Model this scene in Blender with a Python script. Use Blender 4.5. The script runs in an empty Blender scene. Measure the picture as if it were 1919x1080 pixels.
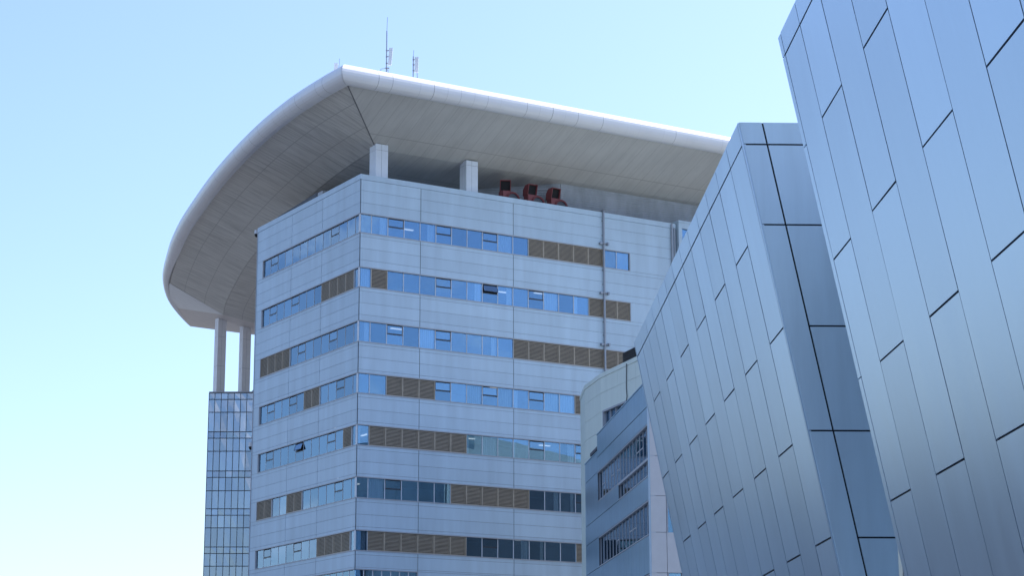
import bpy, bmesh, math, random
from mathutils import Vector, Matrix
random.seed(7)
R = math.radians
scn = bpy.context.scene

# ---------------------------------------------------------------- camera, sky, sun, exposure
cam_d = bpy.data.cameras.new('camera'); cam = bpy.data.objects.new('camera', cam_d)
scn.collection.objects.link(cam); scn.camera = cam
cam_d.sensor_width = 36; cam_d.lens = 71.994; cam_d.clip_start = .1; cam_d.clip_end = 12000
cam.location = (0, 0, 1.7)
cam.rotation_euler = (Matrix.Rotation(R(90 + 13.037), 3, 'X') @ Matrix.Rotation(R(-.116), 3, 'Z')).to_euler()

SUN_AZ, SUN_EL = 56, 50            # azimuth clockwise from +Y (view direction), elevation
w = bpy.data.worlds.new('World'); scn.world = w; w.use_nodes = True
nt = w.node_tree; nt.nodes.clear()
out = nt.nodes.new('ShaderNodeOutputWorld'); bg = nt.nodes.new('ShaderNodeBackground')
sky = nt.nodes.new('ShaderNodeTexSky'); sky.sky_type = 'NISHITA'; sky.sun_disc = False
sky.sun_elevation = R(SUN_EL); sky.sun_rotation = R(SUN_AZ)
sky.air_density = 1.0; sky.dust_density = 1.6; sky.ozone_density = 2.0; sky.altitude = 50
tint = nt.nodes.new('ShaderNodeMix'); tint.data_type = 'RGBA'; tint.blend_type = 'MULTIPLY'; tint.inputs[0].default_value = 1
tint.inputs[7].default_value = (.96, 1.015, 1.145, 1)               # cool white balance of the photograph's daylight
# white clouds behind the camera and far to the west: seen only as reflections in the glass
def _n(t, **k):
    x = nt.nodes.new(t)
    for q, v in k.items(): setattr(x, q, v)
    return x
tc = _n('ShaderNodeTexCoord'); cs_ = _n('ShaderNodeSeparateXYZ'); nt.links.new(tc.outputs['Generated'], cs_.inputs[0])
cn = _n('ShaderNodeTexNoise'); cn.inputs['Scale'].default_value = 7; cn.inputs['Detail'].default_value = 8; cn.inputs['Roughness'].default_value = .6
cmp_ = _n('ShaderNodeMapping'); cmp_.inputs['Scale'].default_value = (1, 1, 2.2); nt.links.new(tc.outputs['Generated'], cmp_.inputs[0]); nt.links.new(cmp_.outputs[0], cn.inputs['Vector'])
def _mr(sock, a, b):
    m_ = _n('ShaderNodeMapRange', interpolation_type='SMOOTHSTEP'); m_.inputs['From Min'].default_value = a; m_.inputs['From Max'].default_value = b; nt.links.new(sock, m_.inputs[0]); return m_.outputs[0]
cw = _n('ShaderNodeMath', operation='MAXIMUM'); cwm = _n('ShaderNodeMath', operation='MULTIPLY'); cwm.inputs[1].default_value = .6; nt.links.new(_mr(cs_.outputs[0], -.55, -.8), cwm.inputs[0]); nt.links.new(cwm.outputs[0], cw.inputs[0]); nt.links.new(_mr(cs_.outputs[1], -.05, -.35), cw.inputs[1])
cm_ = _n('ShaderNodeMath', operation='MULTIPLY'); nt.links.new(cw.outputs[0], cm_.inputs[0]); nt.links.new(_mr(cn.outputs[0], .50, .64), cm_.inputs[1])
ch = _n('ShaderNodeMath', operation='MULTIPLY'); nt.links.new(cm_.outputs[0], ch.inputs[0]); nt.links.new(_mr(cs_.outputs[2], .62, .30), ch.inputs[1])
cmix = _n('ShaderNodeMix', data_type='RGBA'); cmix.inputs[7].default_value = (5.6, 5.9, 6.2, 1)
nt.links.new(ch.outputs[0], cmix.inputs[0]); nt.links.new(sky.outputs[0], cmix.inputs[6])
nt.links.new(cmix.outputs[2], tint.inputs[6]); nt.links.new(tint.outputs[2], bg.inputs[0]); bg.inputs[1].default_value = .13
nt.links.new(bg.outputs[0], out.inputs[0])
sl = bpy.data.lights.new('sun', 'SUN'); sl.energy = 3.2; sl.angle = R(.53); sl.color = (1, .97, .92)
so = bpy.data.objects.new('sun', sl); scn.collection.objects.link(so)
sd = Vector((math.sin(R(SUN_AZ)) * math.cos(R(SUN_EL)), math.cos(R(SUN_AZ)) * math.cos(R(SUN_EL)), math.sin(R(SUN_EL))))
so.rotation_euler = sd.to_track_quat('Z', 'Y').to_euler()
scn.view_settings.view_transform = 'Standard'; scn.view_settings.look = 'None'
scn.view_settings.exposure = 0.88; scn.view_settings.gamma = 1

# ---------------------------------------------------------------- helpers
class Frame:
    def __init__(s, o, u, v, w): s.o, s.u, s.v, s.w = map(Vector, (o, u, v, w))
    def __call__(s, a, b, c): return s.o + s.u * a + s.v * b + s.w * c
WORLD = Frame((0, 0, 0), (1, 0, 0), (0, 1, 0), (0, 0, 1))

class MB:
    def __init__(s): s.v, s.f, s.uv, s.m = [], [], [], []
    def poly(s, pts, uv=None, mi=0):
        n = len(s.v); s.v += [Vector(p) for p in pts]; s.f.append(list(range(n, n + len(pts))))
        s.uv.append(uv); s.m.append(mi)
    def hexa(s, p, mi=0, uv=None):           # p: 4 bottom + 4 top
        n = len(s.v); s.v += [Vector(q) for q in p]
        for q in ((0, 3, 2, 1), (4, 5, 6, 7), (0, 1, 5, 4), (1, 2, 6, 5), (2, 3, 7, 6), (3, 0, 4, 7)):
            s.f.append([n + i for i in q]); s.uv.append(None); s.m.append(mi)
    def box(s, F, u0, u1, v0, v1, w0, w1, mi=0, jit=0):
        j = lambda: random.uniform(-jit, jit) if jit else 0
        s.hexa([F(u0, v0, w0), F(u1, v0, w0), F(u1, v1 + j(), w0), F(u0, v1 + j(), w0),
                F(u0, v0, w1), F(u1, v0, w1), F(u1, v1 + j(), w1), F(u0, v1 + j(), w1)], mi)
    def prism(s, bot, top, mi=0):
        n = len(s.v); k = len(bot); s.v += [Vector(q) for q in bot] + [Vector(q) for q in top]
        s.f += [[n + i for i in range(k)][::-1], [n + k + i for i in range(k)]]; s.uv += [None, None]; s.m += [mi, mi]
        for i in range(k):
            j = (i + 1) % k; s.f.append([n + i, n + j, n + k + j, n + k + i]); s.uv.append(None); s.m.append(mi)
    def tube(s, pts, r, seg=10, r2=None, mi=0):
        pts = [Vector(p) for p in pts]; rings = []
        for i, p in enumerate(pts):
            d = (pts[min(i + 1, len(pts) - 1)] - pts[max(i - 1, 0)]).normalized()
            a = d.orthogonal().normalized() if i == 0 else (a - d * a.dot(d)).normalized()
            b = d.cross(a); rr = r if r2 is None else r + (r2 - r) * i / (len(pts) - 1)
            n = len(s.v); s.v += [p + (a * math.cos(t) + b * math.sin(t)) * rr for t in [2 * math.pi * k / seg for k in range(seg)]]
            rings.append(n)
        for i in range(len(pts) - 1):
            for k in range(seg):
                l = (k + 1) % seg
                s.f.append([rings[i] + k, rings[i] + l, rings[i + 1] + l, rings[i + 1] + k]); s.uv.append(None); s.m.append(mi)
        for n, rv in ((rings[0], 1), (rings[-1], 0)):
            q = [n + k for k in range(seg)]; s.f.append(q[::-1] if rv else q); s.uv.append(None); s.m.append(mi)
    def build(s, name, mats, parent=None, smooth=False, recalc=True, origin=None):
        me = bpy.data.meshes.new(name)
        base = Vector((0, 0, 0))
        if parent is not None: base = parent['_b'] if False else BASE[parent.name]
        elif origin is not None: base = Vector(origin)
        me.from_pydata([tuple(v - base) for v in s.v], [], s.f)
        for m in (mats if isinstance(mats, (list, tuple)) else [mats]): me.materials.append(m)
        for p, mi in zip(me.polygons, s.m): p.material_index = mi
        if any(u is not None for u in s.uv):
            l = me.uv_layers.new(name='UVMap')
            for p, uv in zip(me.polygons, s.uv):
                if uv:
                    for li, c in zip(p.loop_indices, uv): l.data[li].uv = c
        if recalc:
            bm = bmesh.new(); bm.from_mesh(me); bmesh.ops.recalc_face_normals(bm, faces=bm.faces); bm.to_mesh(me); bm.free()
        if smooth:
            for p in me.polygons: p.use_smooth = True
        o = bpy.data.objects.new(name, me); scn.collection.objects.link(o)
        BASE[o.name] = base.copy()
        if parent is not None: o.parent = parent
        else: o.location = base
        return o
BASE = {}
def tag(o, label=None, cat=None, group=None, kind=None):
    for k, v in (('label', label), ('category', cat), ('group', group), ('kind', kind)):
        if v: o[k] = v
    return o
def thing(name, label, cat, loc, group=None):
    o = bpy.data.objects.new(name, None); scn.collection.objects.link(o); o.location = loc; o.empty_display_size = .5
    BASE[o.name] = Vector(loc); return tag(o, label, cat, group)
def copy_tree(o, parent=None):
    c = o.copy(); scn.collection.objects.link(c)
    if parent is not None: c.parent = parent
    for ch in list(o.children): copy_tree(ch, c)
    return c

# ---------------------------------------------------------------- materials
def node(nt, t, **kw):
    n = nt.nodes.new(t)
    for k, v in kw.items(): setattr(n, k, v)
    return n
def mat(name, col, rough=.5, metal=0, spec=.5, var=.06, scale=1.5, stretch=(1, 1, 1), bump=0, bscale=8, coat=0, rvar=0, var2=None):
    m = bpy.data.materials.new(name); m.use_nodes = True; t = m.node_tree; b = t.nodes['Principled BSDF']
    b.inputs['Roughness'].default_value = rough; b.inputs['Metallic'].default_value = metal
    b.inputs['Specular IOR Level'].default_value = spec; b.inputs['Coat Weight'].default_value = coat
    g = node(t, 'ShaderNodeNewGeometry'); mp = node(t, 'ShaderNodeMapping'); mp.inputs['Scale'].default_value = stretch
    t.links.new(g.outputs['Position'], mp.inputs[0])
    n = node(t, 'ShaderNodeTexNoise'); n.inputs['Scale'].default_value = scale; n.inputs['Detail'].default_value = 6; n.inputs['Roughness'].default_value = .6
    t.links.new(mp.outputs[0], n.inputs['Vector'])
    r = node(t, 'ShaderNodeValToRGB'); r.color_ramp.elements[0].position = .3; r.color_ramp.elements[1].position = .7
    lo = [c * (1 - var) for c in col]; hi = [min(1, c * (1 + var)) for c in col]
    r.color_ramp.elements[0].color = (*lo, 1); r.color_ramp.elements[1].color = (*hi, 1)
    t.links.new(n.outputs[0], r.inputs[0]); cs = r.outputs[0]
    if var2:       # per-mesh-island variation
        mx = node(t, 'ShaderNodeMix', data_type='RGBA', blend_type='MULTIPLY'); mx.inputs[0].default_value = 1
        mr = node(t, 'ShaderNodeMapRange'); mr.inputs['To Min'].default_value = 1 - var2; mr.inputs['To Max'].default_value = 1
        t.links.new(g.outputs['Random Per Island'], mr.inputs[0]); cb = node(t, 'ShaderNodeCombineColor')
        for i in range(3): t.links.new(mr.outputs[0], cb.inputs[i])
        t.links.new(cs, mx.inputs[6]); t.links.new(cb.outputs[0], mx.inputs[7]); cs = mx.outputs[2]
    t.links.new(cs, b.inputs['Base Color'])
    if rvar:
        mr = node(t, 'ShaderNodeMapRange'); mr.inputs['To Min'].default_value = rough - rvar; mr.inputs['To Max'].default_value = rough + rvar
        t.links.new(n.outputs[0], mr.inputs[0]); t.links.new(mr.outputs[0], b.inputs['Roughness'])
    if bump:
        n2 = node(t, 'ShaderNodeTexNoise'); n2.inputs['Scale'].default_value = bscale; n2.inputs['Detail'].default_value = 3
        t.links.new(mp.outputs[0], n2.inputs['Vector'])
        bp = node(t, 'ShaderNodeBump'); bp.inputs['Strength'].default_value = bump; bp.inputs['Distance'].default_value = .05
        t.links.new(n2.outputs[0], bp.inputs['Height']); t.links.new(bp.outputs[0], b.inputs['Normal'])
    return m
def emis(name, col, s):
    m = bpy.data.materials.new(name); m.use_nodes = True; b = m.node_tree.nodes['Principled BSDF']
    b.inputs['Emission Color'].default_value = (*col, 1); b.inputs['Emission Strength'].default_value = s; return m
def glass(name, tint, refl, rough=.01, gcol=(.8, .9, 1)):
    m = bpy.data.materials.new(name); m.use_nodes = True; t = m.node_tree; t.nodes.clear()
    o = node(t, 'ShaderNodeOutputMaterial'); mx = node(t, 'ShaderNodeMixShader'); tr = node(t, 'ShaderNodeBsdfTransparent'); gl = node(t, 'ShaderNodeBsdfGlossy')
    tr.inputs[0].default_value = (*tint, 1); gl.inputs['Roughness'].default_value = rough; gl.inputs[0].default_value = (*gcol, 1)
    g = node(t, 'ShaderNodeNewGeometry'); n = node(t, 'ShaderNodeTexNoise'); n.inputs['Scale'].default_value = .9; n.inputs['Detail'].default_value = 1
    t.links.new(g.outputs['Position'], n.inputs['Vector'])
    bp = node(t, 'ShaderNodeBump'); bp.inputs['Strength'].default_value = .12; bp.inputs['Distance'].default_value = .02
    t.links.new(n.outputs[0], bp.inputs['Height']); t.links.new(bp.outputs[0], gl.inputs['Normal'])
    fr = node(t, 'ShaderNodeFresnel'); fr.inputs[0].default_value = 1.5
    ad = node(t, 'ShaderNodeMath', operation='MULTIPLY_ADD', use_clamp=True); ad.inputs[1].default_value = 1 - refl; ad.inputs[2].default_value = refl
    gm = node(t, 'ShaderNodeMix', data_type='RGBA', label='coat'); gm.inputs[6].default_value = (*gcol, 1); gm.inputs[7].default_value = (1, 1, 1, 1); t.links.new(fr.outputs[0], gm.inputs[0]); t.links.new(gm.outputs[2], gl.inputs[0])
    t.links.new(fr.outputs[0], ad.inputs[0]); t.links.new(ad.outputs[0], mx.inputs[0])
    t.links.new(tr.outputs[0], mx.inputs[1]); t.links.new(gl.outputs[0], mx.inputs[2]); t.links.new(mx.outputs[0], o.inputs[0])
    return m
def soffit_mat(name, col, du, dv, streak, joint=.55):
    """UV in metres: u along the rim, v inward. thin joints each du / dv, dirt streaks running inward."""
    m = bpy.data.materials.new(name); m.use_nodes = True; t = m.node_tree; b = t.nodes['Principled BSDF']
    b.inputs['Roughness'].default_value = .55
    uv = node(t, 'ShaderNodeUVMap'); sp = node(t, 'ShaderNodeSeparateXYZ'); t.links.new(uv.outputs[0], sp.inputs[0])
    def line(sock, d, wd, off=0):
        a = node(t, 'ShaderNodeMath', operation='ADD'); a.inputs[1].default_value = off; t.links.new(sock, a.inputs[0])
        p = node(t, 'ShaderNodeMath', operation='PINGPONG'); p.inputs[1].default_value = d / 2; t.links.new(a.outputs[0], p.inputs[0])
        l = node(t, 'ShaderNodeMath', operation='LESS_THAN'); l.inputs[1].default_value = wd; t.links.new(p.outputs[0], l.inputs[0]); return l.outputs[0]
    lu = line(sp.outputs[0], du, .028 if not streak else .014); lv = line(sp.outputs[1], dv, .012 if not streak else .03, .6)
    mxm = node(t, 'ShaderNodeMath', operation='MAXIMUM'); t.links.new(lu, mxm.inputs[0]); t.links.new(lv, mxm.inputs[1])
    mp = node(t, 'ShaderNodeMapping'); mp.inputs['Scale'].default_value = (2.2, .16, 1); t.links.new(uv.outputs[0], mp.inputs[0])
    n = node(t, 'ShaderNodeTexNoise'); n.inputs['Scale'].default_value = 1.6; n.inputs['Detail'].default_value = 7; n.inputs['Roughness'].default_value = .7
    t.links.new(mp.outputs[0], n.inputs['Vector'])
    r = node(t, 'ShaderNodeValToRGB'); r.color_ramp.elements[0].position = .36; r.color_ramp.elements[1].position = .56
    k = 1 - streak
    r.color_ramp.elements[0].color = (*[c * k for c in col], 1); r.color_ramp.elements[1].color = (*col, 1)
    t.links.new(n.outputs[0], r.inputs[0])
    n2 = node(t, 'ShaderNodeTexNoise'); n2.inputs['Scale'].default_value = .35; n2.inputs['Detail'].default_value = 4; t.links.new(uv.outputs[0], n2.inputs['Vector'])
    mr = node(t, 'ShaderNodeMapRange'); mr.inputs['From Min'].default_value = .3; mr.inputs['From Max'].default_value = .7; mr.inputs['To Min'].default_value = .88; mr.inputs['To Max'].default_value = 1
    t.links.new(n2.outputs[0], mr.inputs[0])
    m1 = node(t, 'ShaderNodeMix', data_type='RGBA', blend_type='MULTIPLY'); m1.inputs[0].default_value = 1
    cb = node(t, 'ShaderNodeCombineColor')
    for i in range(3): t.links.new(mr.outputs[0], cb.inputs[i])
    t.links.new(r.outputs[0], m1.inputs[6]); t.links.new(cb.outputs[0], m1.inputs[7])
    m2 = node(t, 'ShaderNodeMix', data_type='RGBA', blend_type='MIX'); m2.inputs[7].default_value = (*[c * (1 - joint) for c in col], 1)
    t.links.new(mxm.outputs[0], m2.inputs[0]); t.links.new(m1.outputs[2], m2.inputs[6]); t.links.new(m2.outputs[2], b.inputs['Base Color'])
    return m

M = {}
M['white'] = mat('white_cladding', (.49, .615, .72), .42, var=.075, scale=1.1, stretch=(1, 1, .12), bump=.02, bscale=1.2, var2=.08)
M['joint'] = mat('dark_joint', (.10, .11, .13), .8)
M['trim'] = mat('grey_trim', (.38, .40, .44), .4, var=.05)
M['mullion'] = mat('pale_mullion', (.62, .65, .70), .35)
M['dframe'] = mat('dark_frame', (.035, .045, .06), .4)
M['glass'] = glass('window_glass', (.84, .91, .95), .25, gcol=(.35, .60, .88))
M['glassL'] = glass('window_glass_bright_reflection', (.84, .91, .95), .30, gcol=(.48, .74, 1))  # same window glass; a brighter western sky reflection is put into its tint
M['tglass'] = glass('tower_glass', (.5, .55, .6), .5, rough=.03, gcol=(.44, .52, .64))
def pane_var(m, lo, hi):
    t = m.node_tree; gl = [n for n in t.nodes if n.type == 'BSDF_GLOSSY'][0]; src = gl.inputs[0].links[0].from_socket
    g = node(t, 'ShaderNodeNewGeometry'); mr = node(t, 'ShaderNodeMapRange'); mr.inputs['To Min'].default_value = lo; mr.inputs['To Max'].default_value = hi
    oi = node(t, 'ShaderNodeObjectInfo'); t.links.new(oi.outputs['Random'], mr.inputs[0])
    mx = node(t, 'ShaderNodeMix', data_type='RGBA', blend_type='MULTIPLY'); mx.inputs[0].default_value = 1; t.links.new(src, mx.inputs[6])
    cb = node(t, 'ShaderNodeCombineColor')
    for i in range(3): t.links.new(mr.outputs[0], cb.inputs[i])
    t.links.new(cb.outputs[0], mx.inputs[7]); t.links.new(mx.outputs[2], gl.inputs[0])
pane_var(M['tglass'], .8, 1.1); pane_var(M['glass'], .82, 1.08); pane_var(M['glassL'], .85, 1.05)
M['inside'] = mat('interior_wall', (.34, .36, .38), .8)
M['curtain'] = mat('curtain_cloth', (.82, .85, .88), .9, var=.1, scale=3, stretch=(6, 6, .1))
M['lamp'] = emis('ceiling_lamp', (1, .97, .9), .5)
M['louvre'] = mat('bronze_louvre', (.40, .335, .26), .5, metal=.1, var=.1)
M['louvreback'] = mat('louvre_back', (.07, .06, .05), .8)
M['colwhite'] = mat('column_panel', (.70, .75, .82), .4, var=.04)
M['colfar'] = mat('lit_column_panel', (.80, .77, .77), .45, var=.04)  # far columns: their brighter lighting is put into the panel colour
M['rim'] = mat('canopy_rim_panel', (.80, .80, .82), .32, var=.03, scale=.5)
M['rimjoint'] = mat('rim_joint', (.16, .16, .17), .7)
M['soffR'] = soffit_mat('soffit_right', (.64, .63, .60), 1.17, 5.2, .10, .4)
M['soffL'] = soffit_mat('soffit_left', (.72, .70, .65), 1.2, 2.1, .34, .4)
M['pale'] = mat('lit_pale_facet', (.80, .81, .82), .4)  # soffit facet beyond the fold, its brighter light painted into the colour
M['warmpale'] = mat('lit_warm_facet', (.70, .64, .60), .5)  # outer soffit facet, with its warm light painted into the colour
M['deck'] = mat('roof_deck', (.5, .5, .5), .8)
M['rib'] = mat('ribbed_metal', (.38, .41, .45), .5, var=.22, scale=.8, stretch=(1, 1, .4))
M['red'] = mat('fan_red', (.24, .065, .07), .6, var=.15)
M['black'] = mat('black_opening', (.012, .012, .014), .8)
M['dgrey'] = mat('dark_grey_plant', (.09, .10, .12), .6, var=.15)
M['steel'] = mat('galvanised_steel', (.30, .32, .36), .4, metal=.5)
M['panelant'] = mat('antenna_panel', (.8, .82, .86), .4)
M['alu'] = mat('aluminium_panel', (.505, .62, .735), .32, metal=.76, var=.04, scale=.9, stretch=(1, 1, .12), bump=.10, bscale=.45, rvar=.05, var2=.12)
M['alu2'] = mat('aluminium_end_panel', (.52, .63, .70), .4, metal=.5, var=.06, scale=1.6, stretch=(1, 1, .1), var2=.04)
def scuffs(m):
    t = m.node_tree; b = t.nodes['Principled BSDF']; src = b.inputs['Base Color'].links[0].from_socket
    g = node(t, 'ShaderNodeNewGeometry'); mp = node(t, 'ShaderNodeMapping'); mp.inputs['Scale'].default_value = (2.5, 2.5, .9); t.links.new(g.outputs['Position'], mp.inputs[0])
    n = node(t, 'ShaderNodeTexNoise'); n.inputs['Scale'].default_value = 1.3; n.inputs['Detail'].default_value = 9; n.inputs['Roughness'].default_value = .72; t.links.new(mp.outputs[0], n.inputs['Vector'])
    r = node(t, 'ShaderNodeMapRange'); r.inputs['From Min'].default_value = .66; r.inputs['From Max'].default_value = .78; r.inputs['To Max'].default_value = .45; t.links.new(n.outputs[0], r.inputs[0])
    mx = node(t, 'ShaderNodeMix', data_type='RGBA'); mx.inputs[7].default_value = (.16, .19, .24, 1)
    t.links.new(r.outputs[0], mx.inputs[0]); t.links.new(src, mx.inputs[6]); t.links.new(mx.outputs[2], b.inputs['Base Color'])
scuffs(M['alu']); scuffs(M['alu2'])
M['groove'] = mat('panel_groove', (.012, .014, .02), .7)
M['bluem'] = mat('blue_grey_metal', (.27, .41, .53), .32, metal=.6, var=.04, var2=.06)
M['pink'] = mat('pale_end_panel', (.64, .64, .65), .5, var=.04)
M['cream'] = mat('cream_panel', (.68, .75, .69), .55, var=.04, stretch=(1, 1, .3))
M['beige'] = mat('beige_render', (.5, .44, .34), .8, var=.1)
M['ground'] = mat('asphalt_ground', (.10, .10, .105), .9, var=.2, scale=.3)
M['pave'] = mat('pale_paving', (.15, .15, .15), .85, var=.12, scale=.8)

# ---------------------------------------------------------------- ground
g = MB(); g.poly([(-4000, -4000, 0), (4000, -4000, 0), (4000, 4000, 0), (-4000, 4000, 0)])
tag(g.build('ground', M['ground'], recalc=False), kind='structure')
g = MB(); g.poly([(-70, -30, .004), (60, -30, .004), (60, 300, .004), (-70, 300, .004)])
tag(g.build('pavement', M['pave'], recalc=False), kind='structure')

# ---------------------------------------------------------------- main office building
AZ = R(58.8888); E = Vector((math.sin(AZ), math.cos(AZ), 0)); N = Vector((math.cos(AZ), -math.sin(AZ), 0)); LD = -N
K = Vector((-11.477, 150, 0))
FR = Frame(K, E, N, (0, 0, 1)); FL = Frame(K, LD, -E, (0, 0, 1))
def el(e, l, z): return K + E * e + LD * l + Vector((0, 0, z))
ZR = [(42.3, 40.76), (38.12, 36.54), (33.98, 32.35), (30.0, 28.43), (26.1, 24.53), (22.2, 20.62), (18.28, 16.75)]
Z8 = (15.42, 12.7)
TOP = 45.38; LE, LL_ = 29.3, 18.92
bR = [0, .98] + [.98 + 1.4 * k for k in range(1, 4)] + [5.18 + 1.39 * k for k in range(1, 7)] + [13.52 + 1.42 * k for k in range(1, 7)] + [23.38, 24.66]
bL = [0, .95] + [.95 + 1.4 * k for k in range(1, 13)]
rowsR = ["wwowwowwowwLLLLLww", "wLwwwowwOwwowwwLLL", "wwowwowwwwLLLLLLLL", "wwLLLowwowwowwLLLL",
         "wLLLLLLwwwwowwowww", "wwowwwLLLLLwwwowww", "wLLLLLLwowwwwwLLLL"]
rowsR[3] = "wwLLLowwow" + "wowwLLLL"
rowsL = ["wwwowwwwwwwow", "wLLLLwwwowwow", "wwwowwwowLLLL", "wwowwLLwowwow", "wLwowwwOwwwow", "wwowwwwLLwwLL", "wLLLLwwowwwow"]
mb_root = thing('office_building', 'tall white panelled office block with ribbon windows and bronze louvres under the big canopy', 'building', K)
wall = MB(); jointm = MB()
JR = [.22, 5.18, 13.52, 22.04, LE]; JL = [.22, 6.55, 12.15, LL_]
def band(F, J, u0, u1, z0, z1, zj):
    """a wall slab with separate cladding panels standing 3 cm proud of it"""
    wall.box(F, u0, u1, -.32, 0, z0, z1, 1)
    cuts = [u0] + [j for j in J if u0 + .05 < j < u1 - .05] + [u1]
    zz = sorted([z0] + [q for q in zj if z0 + .1 < q < z1 - .1] + [z1])
    for a, b in zip(cuts, cuts[1:]):
        for c, d in zip(zz, zz[1:]):
            wall.box(F, a + (.004 if abs(a - .22) < .01 else .024), b - (.004 if abs(b - .22) < .01 else .024), .002, .032, c + .009, d - .009, 0, jit=.002)
for F, J, L, ue in ((FR, JR, LE, 24.66), (FL, JL, LL_, 17.75)):
    a0 = .03 if F is FL else 0
    band(F, J, a0, L, ZR[0][0], TOP - .42, [44.1, 43.15])
    for i in range(7):
        s = ZR[i][1]; h = ZR[i + 1][0] if i < 6 else Z8[0]
        band(F, J, a0, L, h, s, [s - .28, s - 1.2, s - 2.1])
        band(F, [], ue, L, ZR[i][1], ZR[i][0], [])
    e8 = 5.18 if F is FR else 17.2
    band(F, J, e8, L, Z8[1], Z8[0], [14]); band(F, J, a0, L, 0, Z8[1], [1 + 1.2 * k for k in range(10)])
wall.box(FL, .3, LL_, -LE, -.32, 44.2, 44.5, 0)                       # roof slab
for q in ((LE - .3, LE),): wall.box(FR, *q, -LL_, -.32, 0, TOP - .5, 0)
wall.box(FL, LL_ - .3, LL_, -LE + .3, -.32, 0, TOP - .5, 0)
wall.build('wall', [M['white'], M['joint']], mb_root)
cp = MB()                                                              # coping round the roof
cp.box(FR, -.06, LE, -.36, .06, TOP - .41, TOP); cp.box(FL, .36, LL_ + .04, -.36, .06, TOP - .41, TOP)
cp.box(FL, LL_ - .3, LL_ + .04, -LE, -.36, TOP - .41, TOP)
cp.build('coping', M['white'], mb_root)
# bare corner post joint lines and left end trim
ct = MB()
ct.box(FL, LL_ - .02, LL_ + .05, -.1, .07, 0, TOP - .42)
ct.build('corner_trim', M['trim'], mb_root)
inn = MB()
for i in range(8):
    h = ZR[i][0] if i < 7 else Z8[0]; up = TOP - 1.2 if i == 0 else ZR[i - 1][1] - .75
    inn.box(FL, .34, LL_ - .34, -LE + .34, -.34, h + .3, up - .01)
inn.box(FL, 6, LL_ - .35, -LE + .4, -6.5, 0, 44.0)
inn.build('interior', M['inside'], mb_root)
lamps = MB()

def curtain(F, u0, u1, z0, z1, par):
    c = MB(); n = max(6, int((u1 - u0) / .05)); pts = [(u0 + (u1 - u0) * k / n, -.24 + .035 * math.sin(k * 1.9 + random.random())) for k in range(n + 1)]
    for (a, va), (b, vb) in zip(pts, pts[1:]):
        c.hexa([F(a, va - .01, z0), F(b, vb - .01, z0), F(b, vb, z0), F(a, va, z0), F(a, va - .01, z1), F(b, vb - .01, z1), F(b, vb, z1), F(a, va, z1)])
    c.build('curtain', M['curtain'], par)
pending = []                                                           # fixed panes: (area on screen, F, u0,u1,z0,z1)
louvre_mesh = {}
def louvre(F, u0, u1, z0, z1):
    m = MB(); m.box(F, u0, u1, -.30, -.26, z0, z1, 1)
    wd = .045
    for a, b in ((u0, u0 + wd), (u1 - wd, u1)): m.box(F, a, b, -.25, -.005, z0, z1)
    n = 14; st = (z1 - z0 - .06) / n
    m.box(F, u0 + wd, u1 - wd, -.2, .0, z0, z0 + .03); m.box(F, u0 + wd, u1 - wd, -.2, .0, z1 - .03, z1)
    for k in range(n):
        zb = z0 + .03 + k * st
        m.hexa([F(u0 + wd, -.02, zb + .01), F(u1 - wd, -.02, zb + .01), F(u1 - wd, -.14, zb + .05), F(u0 + wd, -.14, zb + .05),
                F(u0 + wd, -.02, zb + .055), F(u1 - wd, -.02, zb + .055), F(u1 - wd, -.14, zb + .09), F(u0 + wd, -.14, zb + .09)])
    m.build('louvre_panel', [M['louvre'], M['louvreback']], mb_root)
def opening(F, u0, u1, z0, z1, is_open=False):
    m = MB(); zm = z0 + (z1 - z0) * .52; t = .035
    m.box(F, u0 + .02, u1 - .02, -.08, -.07, z0 + .03, zm - .03)
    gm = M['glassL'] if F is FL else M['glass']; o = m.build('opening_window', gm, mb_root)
    f = MB(); f.box(F, u0 + .03, u1 - .03, -.11, -.055, zm - t, zm + t)
    f.build('transom', M['dframe'], o)
    s = MB(); dv = .22 if is_open else 0
    p = lambda u, z, v: F(u, -.075 + v + dv * (z1 - z) / (z1 - zm), z + (.08 if is_open else 0) * (z1 - z) / (z1 - zm))
    a, b, c, d = u0 + .05, u1 - .05, zm + t, z1 - .05
    s.hexa([p(a, c, -.01), p(b, c, -.01), p(b, c, 0), p(a, c, 0), p(a, d, -.01), p(b, d, -.01), p(b, d, 0), p(a, d, 0)])
    so_ = s.build('sash', gm, o)
    fr = MB()
    for (x0, x1, y0, y1) in ((a, b, c, c + .045), (a, b, d - .03, d), (a, a + .025, c, d), (b - .025, b, c, d)):
        fr.hexa([p(x0, y0, -.03), p(x1, y0, -.03), p(x1, y0, .012), p(x0, y0, .012), p(x0, y1, -.03), p(x1, y1, -.03), p(x1, y1, .012), p(x0, y1, .012)])
    fr.build('sash_frame', M['dframe'], o)
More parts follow.
